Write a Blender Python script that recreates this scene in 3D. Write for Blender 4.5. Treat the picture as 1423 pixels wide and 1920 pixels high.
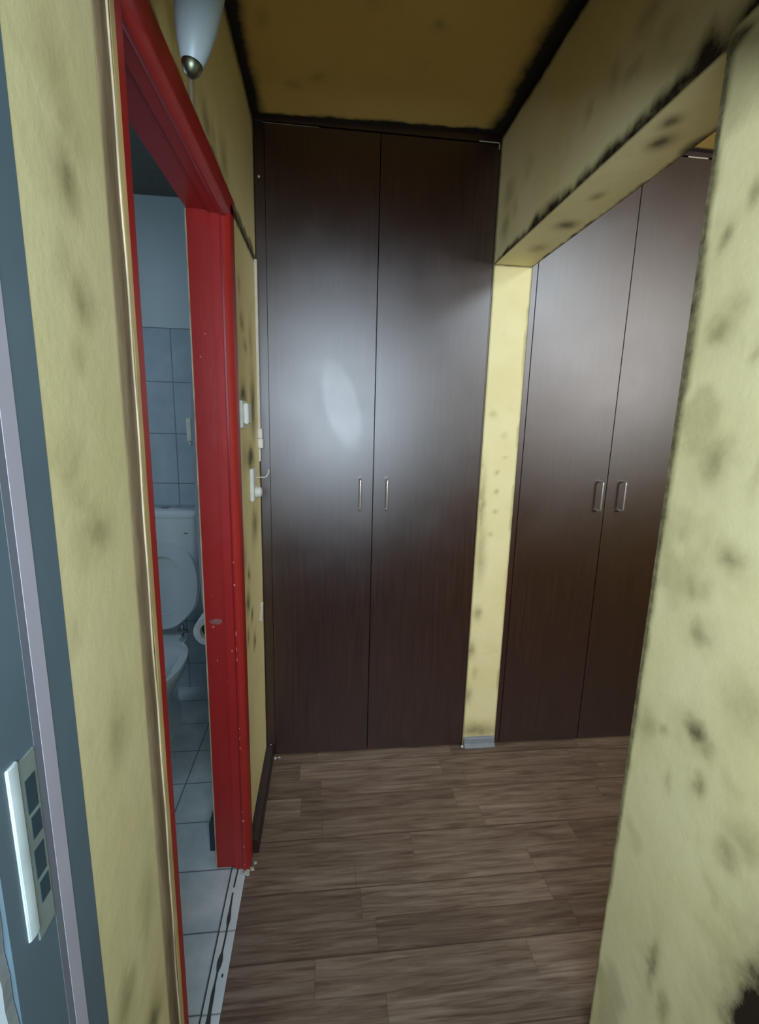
import bpy, bmesh, math, random
import numpy as np
from mathutils import Vector, Matrix, noise as mnoise
random.seed(4)
for o in list(bpy.data.objects): bpy.data.objects.remove(o)
SC = bpy.context.scene
COL = SC.collection

# ------------------------------------------------------------------ camera
FPX, PITCH, YAW, ROLL, CAMH = 877.76, math.radians(10.937), math.radians(6.6562), math.radians(-1.4862), 1.5
fwd = Vector((math.sin(YAW)*math.cos(PITCH), math.cos(YAW)*math.cos(PITCH), -math.sin(PITCH)))
rt = Vector((math.cos(YAW), -math.sin(YAW), 0)); dn = fwd.cross(rt)
r2 = rt*math.cos(ROLL)+dn*math.sin(ROLL); d2 = -rt*math.sin(ROLL)+dn*math.cos(ROLL)
cam = bpy.data.objects.new('camera', bpy.data.cameras.new('camera')); COL.objects.link(cam)
cam.matrix_world = Matrix(((r2.x, -d2.x, -fwd.x, 0), (r2.y, -d2.y, -fwd.y, 0), (r2.z, -d2.z, -fwd.z, CAMH), (0, 0, 0, 1)))
cam.data.sensor_fit = 'HORIZONTAL'; cam.data.sensor_width = 36; cam.data.lens = 36*FPX/1423
cam.data.clip_start = .02
SC.camera = cam

# ------------------------------------------------------------------ world, lights, exposure
w = bpy.data.worlds.new('world'); SC.world = w; w.use_nodes = True
w.node_tree.nodes['Background'].inputs[0].default_value = (.6, .75, 1, 1)
w.node_tree.nodes['Background'].inputs[1].default_value = .02
def area(name, loc, direction, sx, sy, power, color, spread=180):
    l = bpy.data.lights.new(name, 'AREA'); l.shape = 'RECTANGLE'; l.size = sx; l.size_y = sy
    l.energy = power; l.color = color; l.spread = math.radians(spread)
    o = bpy.data.objects.new(name, l); COL.objects.link(o); o.location = loc
    o.rotation_euler = Vector(direction).to_track_quat('-Z', 'Y').to_euler()
    return o
area('daylight_landing_panel', (-.08, -.57, 1.64), (.06, 1, -.10), 1.0, .46, 45, (.74, .88, 1.0))  # added panel hung close behind the camera as daylight; no window modelled there
area('ceiling_lamp_side_room', (1.24, .62, 2.36), (-.2, .9, -.6), .16, .16, 5.5, (.70, .87, 1.0))
area('daylight_side_room_window', (2.75, -.7, 2.1), (-.75, 1, -.1), .9, .75, 44, (.92, .95, 1.0))
area('daylight_toilet_window', (-1.60, 1.55, 1.75), (1, .2, -.15), .6, .7, 6, (.62, .82, 1.0))
vs = SC.view_settings
vs.view_transform = 'Standard'; vs.look = 'None'; vs.exposure = 0.0; vs.gamma = 1; vs.use_curve_mapping = False

# ------------------------------------------------------------------ dimensions
XL, XR, XR2, YB = -.2612, .6475, .805, 1.9136         # left wall face, right wall faces, back plane
HB, YO = 2.112, .825                                  # underside of lintel, near edge of the side opening
def HC(x): return 2.541+(min(x, .66)+.268)*.0264                # the ceiling rises a little to the right
Y0, Y1_ = .345, .475                                  # entrance wall

# ------------------------------------------------------------------ materials
def srgb(r, g, b):
    f = lambda c: (c/255/12.92) if c/255 <= .04045 else ((c/255+.055)/1.055)**2.4
    return (f(r), f(g), f(b), 1)
class NT:
    def __init__(s, name):
        s.m = bpy.data.materials.new(name); s.m.use_nodes = True; s.t = s.m.node_tree
        s.b = s.t.nodes['Principled BSDF']
    def n(s, typ, **k):
        x = s.t.nodes.new(typ)
        for a, v in k.items(): setattr(x, a, v)
        return x
    def l(s, a, b): s.t.links.new(a, b)
    def val(s, sock, v):
        if isinstance(v, bpy.types.NodeSocket): s.l(v, sock)
        else: sock.default_value = v
    def math(s, op, a, b=0, c=0, clamp=False):
        x = s.n('ShaderNodeMath', operation=op, use_clamp=clamp)
        for i, v in enumerate((a, b, c)): s.val(x.inputs[i], v)
        return x.outputs[0]
    def mix(s, f, a, b, mode='MIX'):
        x = s.n('ShaderNodeMix', data_type='RGBA', blend_type=mode)
        s.val(x.inputs[0], f); s.val(x.inputs[6], a); s.val(x.inputs[7], b)
        return x.outputs[2]
    def pos(s):
        return s.n('ShaderNodeTexCoord').outputs['Object']
    def xyz(s):
        x = s.n('ShaderNodeSeparateXYZ'); s.l(s.pos(), x.inputs[0]); return x.outputs
    def noise(s, scale, detail=3, rough=.5, stretch=None, dim='3D'):
        x = s.n('ShaderNodeTexNoise'); x.inputs['Scale'].default_value = scale
        x.inputs['Detail'].default_value = detail; x.inputs['Roughness'].default_value = rough
        p = s.pos()
        if stretch:
            m = s.n('ShaderNodeMapping'); m.inputs['Scale'].default_value = stretch; s.l(p, m.inputs[0]); p = m.outputs[0]
        s.l(p, x.inputs['Vector']); return x.outputs[0]
    def ramp(s, f, stops):
        x = s.n('ShaderNodeValToRGB'); s.val(x.inputs[0], f); r = x.color_ramp
        while len(r.elements) < len(stops): r.elements.new(.5)
        for e, (p, c) in zip(r.elements, stops): e.position = p; e.color = c
        return x.outputs[0]
    def bump(s, h, strength=.2, dist=.002):
        x = s.n('ShaderNodeBump'); x.inputs['Strength'].default_value = strength; x.inputs['Distance'].default_value = dist
        s.l(h, x.inputs['Height']); s.l(x.outputs[0], s.b.inputs['Normal'])
    def base(s, c): s.val(s.b.inputs['Base Color'], c)
    def rough(s, r): s.val(s.b.inputs['Roughness'], r)
def simple(name, c, rough=.5, metal=0, spec=.5, var=.12, scale=30, bump=0):
    t = NT(name); d = tuple(x*(1-var) for x in c[:3])+(1,); e = tuple(min(1, x*(1+var)) for x in c[:3])+(1,)
    t.base(t.ramp(t.noise(scale), [(.3, d), (.7, e)])); t.rough(rough)
    t.b.inputs['Metallic'].default_value = metal; t.b.inputs['Specular IOR Level'].default_value = spec
    if bump: t.bump(t.noise(scale*4), bump)
    return t.m

def paint_material(name, base1, base2):
    """Yellow sponged wall paint; the 'dirt' attribute holds the sprayed olive-black marks and a painted shadow line."""
    t = NT(name)
    a = t.n('ShaderNodeAttribute', attribute_name='marks_shade').outputs['Fac']
    big = t.noise(5, 3, .55); fine = t.noise(38, 5, .65); grit = t.noise(220, 3, .7)
    base = t.mix(t.ramp(big, [(.35, (0, 0, 0, 1)), (.7, (1, 1, 1, 1))]), base1, base2)
    j = t.math('MULTIPLY', t.math('SUBTRACT', fine, .5), .7)
    j2 = t.math('MULTIPLY', t.math('SUBTRACT', grit, .5), .25)
    lift = t.math('ADD', t.math('ADD', j, j2), 1)
    f = t.math('MULTIPLY', a, lift, clamp=True)
    # faint natural mottling everywhere
    mott = t.ramp(t.noise(9, 4, .6), [(.60, (0, 0, 0, 1)), (.80, (.22, .22, .22, 1))])
    f = t.math('MAXIMUM', f, mott)
    al = t.ramp(f, [(.02, (0, 0, 0, 1)), (.95, (1, 1, 1, 1))])
    marks_shade = t.ramp(f, [(.0, srgb(150, 138, 76)), (.45, srgb(112, 99, 52)), (.75, srgb(64, 54, 29)), (1, srgb(38, 29, 18))])
    t.base(t.mix(al, base, marks_shade)); t.rough(.62); t.b.inputs['Specular IOR Level'].default_value = .35
    t.bump(t.noise(26, 6, .6), .25, .004)
    return t.m
M = {}
M['paint'] = paint_material('yellow_sponged_paint', srgb(225, 212, 156), srgb(233, 221, 170))
M['ceil_paint'] = paint_material('yellow_ceiling_paint', srgb(212, 178, 98), srgb(218, 186, 106))

def laminate():
    t = NT('dark_wenge_laminate')
    g1 = t.noise(9, 4, .6, (9, 9, .35)); g2 = t.noise(60, 5, .7, (6, 6, .14))
    g = t.math('ADD', t.math('MULTIPLY', g1, .6), t.math('MULTIPLY', g2, .4))
    t.base(t.ramp(g, [(.34, srgb(32, 17, 15)), (.52, srgb(47, 27, 24)), (.68, srgb(62, 35, 30))]))
    x, y, z = t.xyz()
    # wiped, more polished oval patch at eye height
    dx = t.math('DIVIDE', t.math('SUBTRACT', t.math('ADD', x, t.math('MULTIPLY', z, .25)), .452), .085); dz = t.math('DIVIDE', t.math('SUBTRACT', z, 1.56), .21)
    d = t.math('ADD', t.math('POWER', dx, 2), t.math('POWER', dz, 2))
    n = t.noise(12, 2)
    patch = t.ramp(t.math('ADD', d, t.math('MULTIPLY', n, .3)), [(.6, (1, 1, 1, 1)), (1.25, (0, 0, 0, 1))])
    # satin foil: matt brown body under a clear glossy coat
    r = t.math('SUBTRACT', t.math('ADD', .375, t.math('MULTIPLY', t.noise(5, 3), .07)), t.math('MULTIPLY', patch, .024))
    gl = t.n('ShaderNodeBsdfGlossy', distribution='BECKMANN'); gl.inputs['Color'].default_value = (1, 1, 1, 1); t.l(r, gl.inputs['Roughness'])
    df = t.n('ShaderNodeBsdfDiffuse'); t.l(t.b.inputs['Base Color'].links[0].from_socket, df.inputs['Color'])
    fr = t.n('ShaderNodeFresnel'); fr.inputs['IOR'].default_value = 1.95
    ms = t.n('ShaderNodeMixShader'); t.l(fr.outputs[0], ms.inputs[0]); t.l(df.outputs[0], ms.inputs[1]); t.l(gl.outputs[0], ms.inputs[2])
    t.l(ms.outputs[0], t.t.nodes['Material Output'].inputs['Surface'])
    return t.m
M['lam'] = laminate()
M['lam_edge'] = simple('dark_edge_band', srgb(24, 18, 17), .6)

def laminate_floor():
    t = NT('grey_oak_laminate_floor'); x, y, z = t.xyz()
    rowh = .0975
    ry = t.math('DIVIDE', t.math('SUBTRACT', y, .0), rowh)
    row = t.math('FLOOR', ry); fy = t.math('FRACT', ry)
    wn = t.n('ShaderNodeTexWhiteNoise', noise_dimensions='1D'); t.l(row, wn.inputs['W'])
    ln = .62
    rx = t.math('ADD', t.math('DIVIDE', x, ln), t.math('MULTIPLY', wn.outputs[0], 7.3))
    colm = t.math('FLOOR', rx); fx = t.math('FRACT', rx)
    cv = t.n('ShaderNodeCombineXYZ'); t.l(colm, cv.inputs[0]); t.l(row, cv.inputs[1])
    cell = t.n('ShaderNodeTexWhiteNoise', noise_dimensions='2D'); t.l(cv.outputs[0], cell.inputs['Vector'])
    # grain, shifted per strip
    gv = t.n('ShaderNodeCombineXYZ')
    t.l(t.math('ADD', t.math('MULTIPLY', x, 1.5), t.math('MULTIPLY', cell.outputs[0], 40)), gv.inputs[0])
    t.l(t.math('MULTIPLY', y, 20), gv.inputs[1])
    g = t.n('ShaderNodeTexNoise'); g.inputs['Scale'].default_value = 2.6; g.inputs['Detail'].default_value = 7; g.inputs['Roughness'].default_value = .62; g.inputs['Distortion'].default_value = .7
    t.l(gv.outputs[0], g.inputs['Vector'])
    g2v = t.n('ShaderNodeCombineXYZ'); t.l(t.math('MULTIPLY', x, 9), g2v.inputs[0]); t.l(t.math('MULTIPLY', y, 190), g2v.inputs[1])
    g2 = t.n('ShaderNodeTexNoise'); g2.inputs['Scale'].default_value = 1; g2.inputs['Detail'].default_value = 4; t.l(g2v.outputs[0], g2.inputs['Vector'])
    f = t.math('ADD', t.math('MULTIPLY', g.outputs[0], .72), t.math('MULTIPLY', g2.outputs[0], .28))
    c = t.ramp(f, [(.30, srgb(74, 55, 44)), (.44, srgb(112, 92, 78)), (.55, srgb(131, 112, 97)), (.70, srgb(154, 138, 122))])
    sh = t.ramp(cell.outputs[0], [(0, (.62, .58, .56, 1)), (.35, (.84, .82, .80, 1)), (1, (1.0, 1.0, 1.0, 1))])
    c = t.mix(1, c, sh, 'MULTIPLY')
    # seams: every second row is a board edge (darker), other rows only printed strips
    ey = t.math('MINIMUM', fy, t.math('SUBTRACT', 1, fy)); ex = t.math('MINIMUM', fx, t.math('SUBTRACT', 1, fx))
    sy = t.ramp(ey, [(0, (1, 1, 1, 1)), (.035, (0, 0, 0, 1))]); sx = t.ramp(ex, [(0, (1, 1, 1, 1)), (.004, (0, 0, 0, 1))])
    par = t.math('ADD', .25, t.math('MULTIPLY', t.math('FRACT', t.math('MULTIPLY', t.math('FLOOR', t.math('ADD', ry, .5)), .5)), 1.1))
    seam = t.math('MAXIMUM', t.math('MULTIPLY', sy, par), t.math('MULTIPLY', sx, .35), clamp=True)
    t.base(t.mix(seam, c, srgb(50, 36, 29)))
    t.rough(t.math('ADD', .42, t.math('MULTIPLY', f, .2))); t.b.inputs['Specular IOR Level'].default_value = .4
    t.bump(f, .15, .001)
    return t.m
M['floor'] = laminate_floor()

def tiles(name, axes, x0, y0, w, h, c1, c2, grout, gw=.0022, top=None, topcol=None):
    t = NT(name); o = t.xyz(); u, v = o['XYZ'.index(axes[0])], o['XYZ'.index(axes[1])]
    fu = t.math('DIVIDE', t.math('SUBTRACT', u, x0), w); fv = t.math('DIVIDE', t.math('SUBTRACT', v, y0), h)
    def edge(f, s):
        fr = t.math('FRACT', t.math('ADD', f, 100)); return t.math('MULTIPLY', t.math('MINIMUM', fr, t.math('SUBTRACT', 1, fr)), s)
    e = t.math('MINIMUM', edge(fu, w), edge(fv, h))
    g = t.ramp(e, [(gw*.35, (1, 1, 1, 1)), (gw*1.3, (0, 0, 0, 1))])
    c = t.ramp(t.noise(7, 5, .6), [(.35, c1), (.65, c2)])
    c = t.mix(g, c, grout)
    rg = t.math('ADD', .22, t.math('MULTIPLY', g, .5))
    if top is not None:
        up = t.math('GREATER_THAN', v, top); c = t.mix(up, c, topcol); rg = t.math('MAXIMUM', rg, t.math('MULTIPLY', up, .7))
    t.base(c); t.rough(rg)
    t.bump(t.math('MULTIPLY', g, -1), .4, .001)
    return t.m
M['walltile'] = tiles('glazed_wall_tiles', 'XZ', -.758, .145, .2, .2535, srgb(150, 166, 178), srgb(168, 182, 192), srgb(78, 88, 98), .0024, 1.922, srgb(176, 190, 196))
M['walltile_side'] = tiles('glazed_side_wall_tiles', 'YZ', 2.51, .145, .2, .2535, srgb(150, 166, 178), srgb(168, 182, 192), srgb(78, 88, 98), .0024, 1.922, srgb(176, 190, 196))
M['floortile'] = tiles('pale_blue_floor_tiles', 'XY', -.575, 1.372, .2625, .2005, srgb(178, 190, 196), srgb(208, 216, 218), srgb(70, 78, 84), .0018)
M['sill'] = tiles('white_threshold_tile', 'XY', -2.0, 1.169, 4, .2005, srgb(198, 206, 208), srgb(214, 220, 222), srgb(120, 128, 132), .0011)
M['red'] = None
def red():
    t = NT('glossy_red_enamel')
    c = t.ramp(t.noise(4, 4, .6, (1, 1, .5)), [(.3, srgb(160, 36, 33)), (.7, srgb(174, 44, 41))])
    vor = t.n('ShaderNodeTexVoronoi'); vor.inputs['Scale'].default_value = 26; t.l(t.pos(), vor.inputs['Vector'])
    lim = t.math('MULTIPLY', t.ramp(t.noise(6, 2), [(.52, (0, 0, 0, 1)), (.72, (1, 1, 1, 1))]), .10)
    sp = t.math('LESS_THAN', vor.outputs['Distance'], lim)
    t.base(t.mix(sp, c, srgb(214, 120, 112)))
    t.rough(t.math('ADD', .30, t.math('MULTIPLY', t.noise(20, 3), .14)))
    t.bump(t.noise(55, 4, .6, (1, 1, .3)), .35, .0015)
    return t.m
M['red'] = red()
M['chip'] = simple('chipped_pink_primer', srgb(214, 128, 118), .6)
M['scuff'] = simple('scuffed_grey_pink_paint', srgb(150, 92, 88), .7, var=.3, scale=90)
def caulk():
    t = NT('brown_grey_brushed_paint'); 
    n = t.noise(14, 5, .6, (3, 3, .35))
    t.base(t.ramp(n, [(.3, srgb(92, 76, 52)), (.5, srgb(118, 100, 74)), (.7, srgb(142, 124, 96))]))
    t.rough(.6); t.bump(t.noise(30, 4), .4, .002); return t.m
M['brown'] = caulk()
M['tan'] = simple('tan_yellow_edge_paint', srgb(206, 178, 120), .5, var=.2, scale=8)
M['bead'] = simple('pale_worn_bead', srgb(184, 170, 140), .55, var=.35, scale=14)
M['steelblue'] = simple('blue_grey_painted_metal', srgb(92, 112, 122), .45, var=.06, scale=9)
M['seal'] = simple('mauve_grey_seal', srgb(176, 172, 182), .85, var=.05, scale=12)
M['seal2'] = simple('grey_rebate_paint', srgb(112, 116, 126), .85, var=.05, scale=12)
M['plate'] = simple('brushed_strike_plate', srgb(150, 166, 160), .45, .35)
M['lip'] = simple('bright_plate_lip', srgb(214, 230, 230), .35, .1)
M['hole'] = simple('dark_latch_hole', srgb(44, 66, 76), .7)
M['white'] = simple('white_plastic', srgb(214, 214, 206), .4, var=.05)
M['cream'] = simple('cream_trunking_plastic', srgb(204, 196, 178), .45, var=.08)
M['wallwhite'] = simple('rough_white_plaster', srgb(132, 140, 140), .8, var=.05, scale=12, bump=.4)
M['ceramic'] = simple('white_glazed_ceramic', srgb(206, 216, 220), .12, var=.02, scale=5)
M['seat'] = simple('white_seat_plastic', srgb(196, 206, 212), .25, var=.02, scale=5)
M['chrome'] = simple('chrome', srgb(170, 172, 176), .18, 1)
M['nickel'] = simple('aged_nickel', srgb(104, 110, 92), .38, 1, var=.2)
M['steel'] = simple('satin_steel', srgb(214, 210, 212), .3, .85)
M['paper'] = simple('toilet_paper', srgb(214, 214, 220), .9, bump=.3)
M['core'] = simple('brown_cardboard', srgb(70, 52, 46), .9)
M['skirt'] = simple('dark_brown_skirting', srgb(48, 32, 28), .45, var=.25, scale=18)
M['greyskirt'] = simple('blue_grey_skirting', srgb(128, 134, 140), .45, var=.12)
M['debris'] = simple('plaster_crumbs', srgb(186, 182, 172), .9, var=.3, scale=200)
M['crack'] = simple('dark_grout_crack', srgb(58, 62, 64), .9, var=.2)
M['darkblock'] = simple('dark_grey_shade_block', srgb(52, 62, 74), .5)
M['grey'] = simple('grey_plaster', srgb(84, 84, 80), .9)
def opal():
    t = NT('opal_glass'); t.rough(.4)
    t.b.inputs['Subsurface Weight'].default_value = .4; t.b.inputs['Subsurface Radius'].default_value = (.02, .02, .02)
    t.base(t.ramp(t.noise(6, 2), [(.3, srgb(150, 164, 168)), (.7, srgb(162, 176, 178))])); return t.m
M['opal'] = opal()

# ------------------------------------------------------------------ mesh helpers
class MB:
    def __init__(s): s.v = []; s.f = []
    def add(s, vs, fs):
        n = len(s.v); s.v += [tuple(p) for p in vs]; s.f += [tuple(i+n for i in q) for q in fs]; return s
    def box(s, x0, x1, y0, y1, z0, z1):
        return s.add([(x0,y0,z0),(x1,y0,z0),(x1,y1,z0),(x0,y1,z0),(x0,y0,z1),(x1,y0,z1),(x1,y1,z1),(x0,y1,z1)],
                     [(0,3,2,1),(4,5,6,7),(0,1,5,4),(1,2,6,5),(2,3,7,6),(3,0,4,7)])
    def loft(s, rings, cap=True):
        n = len(rings[0]); vs = [p for r in rings for p in r]; fs = []
        for i in range(len(rings)-1):
            for j in range(n):
                fs.append((i*n+j, i*n+(j+1) % n, (i+1)*n+(j+1) % n, (i+1)*n+j))
        if cap: fs.append(tuple(range(n-1, -1, -1))); fs.append(tuple((len(rings)-1)*n+j for j in range(n)))
        return s.add(vs, fs)
    def prism_z(s, poly, z0, z1): return s.loft([[(x, y, z0) for x, y in poly], [(x, y, z1) for x, y in poly]])
    def prism_y(s, poly, y0, y1): return s.loft([[(x, y0, z) for x, z in poly], [(x, y1, z) for x, z in poly]])
    def prism_x(s, poly, x0, x1): return s.loft([[(x0, y, z) for y, z in poly], [(x1, y, z) for y, z in poly]])
    def lathe(s, prof, mat=Matrix(), n=32, cap=True):
        rings = [[tuple(mat @ Vector((r*math.cos(2*math.pi*k/n), r*math.sin(2*math.pi*k/n), z))) for k in range(n)] for r, z in prof]
        return s.loft(rings, cap)
    def tube(s, pts, r, n=10):
        pts = [Vector(p) for p in pts]; rings = []
        for i, p in enumerate(pts):
            d = (pts[min(i+1, len(pts)-1)]-pts[max(i-1, 0)]).normalized()
            a = d.orthogonal().normalized() if i == 0 else (a-d*a.dot(d)).normalized(); b = d.cross(a)
            rings.append([tuple(p+(a*math.cos(2*math.pi*k/n)+b*math.sin(2*math.pi*k/n))*r) for k in range(n)])
        return s.loft(rings)
    def build(s, name, mat, parent=None, smooth=False, bevel=0, auto=40):
        me = bpy.data.meshes.new(name); me.from_pydata(s.v, [], s.f); me.update()
        bm = bmesh.new(); bm.from_mesh(me); bmesh.ops.recalc_face_normals(bm, faces=bm.faces)
        if bevel: bmesh.ops.bevel(bm, geom=[e for e in bm.edges if e.is_manifold and e.calc_face_angle(0) > .6], offset=bevel, segments=3, affect='EDGES', clamp_overlap=True)
        bm.to_mesh(me); bm.free()
        me.materials.append(mat)
        if smooth:
            for p in me.polygons: p.use_smooth = True
            try: me.set_sharp_from_angle(angle=math.radians(auto))
            except Exception: pass
        o = bpy.data.objects.new(name, me); COL.objects.link(o)
        if parent: attach(o, parent)
        return o
def attach(o, parent):
    o.parent = parent; o.matrix_parent_inverse = Matrix.Translation(-wloc(parent))
def wloc(o):
    return o.location+(wloc(o.parent)+o.matrix_parent_inverse.to_translation() if o.parent else Vector((0, 0, 0)))
def tag(o, label, cat, group=None, kind=None):
    o['label'] = label; o['category'] = cat
    if group: o['group'] = group
    if kind: o['kind'] = kind
    return o
def thing(name, loc, label, cat, group=None, kind=None):
    o = bpy.data.objects.new(name, None); COL.objects.link(o); o.location = loc; o.empty_display_size = .1
    return tag(o, label, cat, group, kind)
def rbox(x0, x1, y0, y1, z0, z1): return MB().box(x0, x1, y0, y1, z0, z1)

# painted walls: slabs whose visible faces are fine grids carrying the 'dirt' paint marks and shadow line
class Painted:
    def __init__(s): s.v = []; s.f = []; s.d = []
    def quad(s, a, b, c, d, fn=None, step=.008):
        """grid on the quad a-b-c-d (a->b is u, a->d is v)"""
        a, b, c, d = map(np.array, (a, b, c, d))
        nu = max(1, int(max(np.linalg.norm(b-a), np.linalg.norm(c-d))/step)) if fn else 1
        nv = max(1, int(max(np.linalg.norm(d-a), np.linalg.norm(c-b))/step)) if fn else 1
        U, V = np.meshgrid(np.linspace(0, 1, nu+1), np.linspace(0, 1, nv+1))
        P = ((1-U)*(1-V))[..., None]*a+(U*(1-V))[..., None]*b+(U*V)[..., None]*c+((1-U)*V)[..., None]*d
        P = P.reshape(-1, 3); n0 = len(s.v)
        s.v += P.tolist()
        s.d += (fn(P) if fn else np.zeros(len(P))).tolist()
        for j in range(nv):
            for i in range(nu):
                k = n0+j*(nu+1)+i; s.f.append((k, k+1, k+nu+2, k+nu+1))
    def hexa(s, p, front=(), fn=None, skip=()):
        """p: 8 corners (bottom 4, top 4); faces named by index: 0 bottom 1 top 2 -y 3 +x 4 +y 5 -x"""
        F = [(0,3,2,1),(4,5,6,7),(0,1,5,4),(1,2,6,5),(2,3,7,6),(3,0,4,7)]
        for i, q in enumerate(F):
            if i in skip: continue
            g = fn.get(i) if fn else None
            s.quad(*[p[k] for k in q], fn=g)
    def slab(s, x0, x1, y0, y1, z0, z1, fn=None):
        zt = z1 if callable(z1) else (lambda x: z1)
        zb = z0 if callable(z0) else (lambda x: z0)
        p = [(x0,y0,zb(x0)),(x1,y0,zb(x1)),(x1,y1,zb(x1)),(x0,y1,zb(x0)),(x0,y0,zt(x0)),(x1,y0,zt(x1)),(x1,y1,zt(x1)),(x0,y1,zt(x0))]
        s.hexa(p, fn=fn)
    def build(s, name, mat, parent=None):
        me = bpy.data.meshes.new(name); me.from_pydata(s.v, [], s.f); me.update()
        at = me.attributes.new('marks_shade', 'FLOAT', 'POINT'); at.data.foreach_set('value', np.array(s.d, dtype=np.float32))
        me.materials.append(mat)
        o = bpy.data.objects.new(name, me); COL.objects.link(o)
        if parent: attach(o, parent)
        return o

def vnoise(a, b, sc, seed=0):
    """cheap smooth value noise on arrays"""
    rs = np.random.RandomState(seed); T = rs.rand(64, 64)
    x = a*sc+13.7; y = b*sc+7.3
    xi = np.floor(x).astype(int); yi = np.floor(y).astype(int); fx = x-xi; fy = y-yi
    fx = fx*fx*(3-2*fx); fy = fy*fy*(3-2*fy)
    g = lambda i, j: T[i % 64, j % 64]
    return (g(xi, yi)*(1-fx)+g(xi+1, yi)*fx)*(1-fy)+(g(xi, yi+1)*(1-fx)+g(xi+1, yi+1)*fx)*fy
def fbm(a, b, sc, seed=0): return .55*vnoise(a, b, sc, seed)+.3*vnoise(a, b, sc*2.3, seed+1)+.15*vnoise(a, b, sc*5.1, seed+2)
def spots(u, v, lst, gain=1.0, warp=.016):
    u2 = u+(fbm(u, v, 28, 5)-.5)*warp*2; v2 = v+(fbm(u, v, 28, 9)-.5)*warp*2
    d = np.zeros_like(u)
    for (cu, cv, ru, rv, a) in lst:
        q = ((u2-cu)/ru)**2+((v2-cv)/rv)**2
        d = np.maximum(d, a*gain*np.exp(-q*.75))
    return d
def band(dist, width, u, v, amp=1.0, rag=.6, sc=22, seed=3, soft=.45):
    """a dark line along an edge; dist = distance from that edge"""
    wv = width*(1+rag*2*(fbm(u, v, sc, seed)-.5))
    return amp*np.clip((wv-dist)/(wv*soft+1e-6), 0, 1)

S_RIGHT = [(0.773, 1.806, 0.017, 0.022, 0.6), (0.754, 1.663, 0.03, 0.025, 0.5), (0.727, 1.696, 0.028, 0.025, 0.35), (0.723, 1.855, 0.013, 0.023, 0.5), (0.718, 1.454, 0.033, 0.042, 0.5), (0.778, 1.476, 0.017, 0.019, 0.3), (0.8, 1.99, 0.023, 0.026, 0.25), (0.66, 1.296, 0.028, 0.025, 0.55), (0.728, 1.225, 0.018, 0.021, 0.45), (0.694, 1.159, 0.028, 0.025, 0.55), (0.737, 0.932, 0.018, 0.015, 0.45), (0.667, 0.98, 0.027, 0.025, 0.75), (0.636, 0.971, 0.021, 0.025, 0.45), (0.588, 1.075, 0.04, 0.056, 0.35), (0.637, 0.89, 0.016, 0.025, 0.6), (0.705, 0.846, 0.009, 0.024, 0.35), (0.566, 0.825, 0.022, 0.024, 0.5), (0.542, 0.87, 0.036, 0.036, 0.4), (0.673, 0.455, 0.015, 0.061, 0.6), (0.635, 0.407, 0.011, 0.04, 0.5), (0.468, 0.58, 0.05, 0.15, 1.4), (0.675, 1.618, 0.011, 0.024, 0.4), (0.637, 1.428, 0.012, 0.04, 0.3), (0.779, 0.912, 0.022, 0.032, 0.4)]
S_LEFT = [(0.559, 1.73, 0.022, 0.021, 0.6), (0.568, 1.798, 0.02, 0.026, 0.3), (0.551, 1.831, 0.018, 0.03, 0.3), (0.599, 1.783, 0.013, 0.022, 0.25), (0.574, 1.622, 0.02, 0.018, 0.5), (0.544, 1.651, 0.013, 0.021, 0.25), (0.555, 1.562, 0.01, 0.016, 0.3), (0.516, 1.453, 0.019, 0.019, 0.3), (0.557, 1.365, 0.024, 0.02, 0.5), (0.548, 1.393, 0.01, 0.009, 0.3), (0.569, 1.102, 0.02, 0.034, 0.4), (0.487, 1.272, 0.012, 0.014, 0.2), (0.531, 1.414, 0.012, 0.011, 0.3), (0.604, 0.784, 0.021, 0.039, 0.35), (0.52, 0.734, 0.019, 0.028, 0.5), (0.593, 0.583, 0.026, 0.025, 0.7)]
S_LEFTFAR = [(1.196, 2.124, 0.042, 0.034, 0.6), (1.379, 2.144, 0.043, 0.048, 0.5), (1.261, 2.131, 0.024, 0.036, 0.4), (1.564, 1.576, 0.051, 0.033, 0.9), (1.678, 1.365, 0.074, 0.037, 0.9), (1.569, 1.37, 0.063, 0.051, 0.4), (1.485, 1.061, 0.039, 0.068, 0.6), (1.736, 1.11, 0.067, 0.059, 0.7), (1.578, 0.977, 0.021, 0.026, 0.8), (1.539, 0.885, 0.032, 0.035, 0.8), (1.619, 0.803, 0.024, 0.023, 0.8), (1.52, 0.769, 0.02, 0.025, 0.7), (1.665, 0.688, 0.025, 0.028, 0.8), (1.574, 1.797, 0.029, 0.022, 0.6), (1.62, 1.725, 0.031, 0.023, 0.5), (1.544, 1.89, 0.028, 0.022, 0.4), (1.746, 1.761, 0.037, 0.072, 0.4), (1.758, 1.545, 0.051, 0.112, 0.8), (0.962, 2.157, 0.033, 0.034, 0.4)]
S_CEIL = [(-0.03, 1.704, 0.03, 0.021, 0.4), (-0.106, 1.742, 0.024, 0.022, 0.4), (0.302, 1.468, 0.02, 0.021, 0.45), (-0.175, 1.498, 0.02, 0.035, 0.3), (0.116, 1.421, 0.027, 0.019, 0.25)]
S_BEAM = [(1.271, 2.272, 0.016, 0.018, 0.5), (1.092, 2.246, 0.024, 0.015, 0.4), (1.168, 2.286, 0.018, 0.029, 0.35), (1.818, 2.208, 0.028, 0.031, 0.6), (1.799, 2.314, 0.032, 0.034, 0.5), (1.053, 2.324, 0.036, 0.022, 0.5), (1.637, 2.319, 0.035, 0.027, 0.3), (0.993, 2.249, 0.023, 0.02, 0.3), (1.735, 2.24, 0.02, 0.022, 0.3)]
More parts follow.
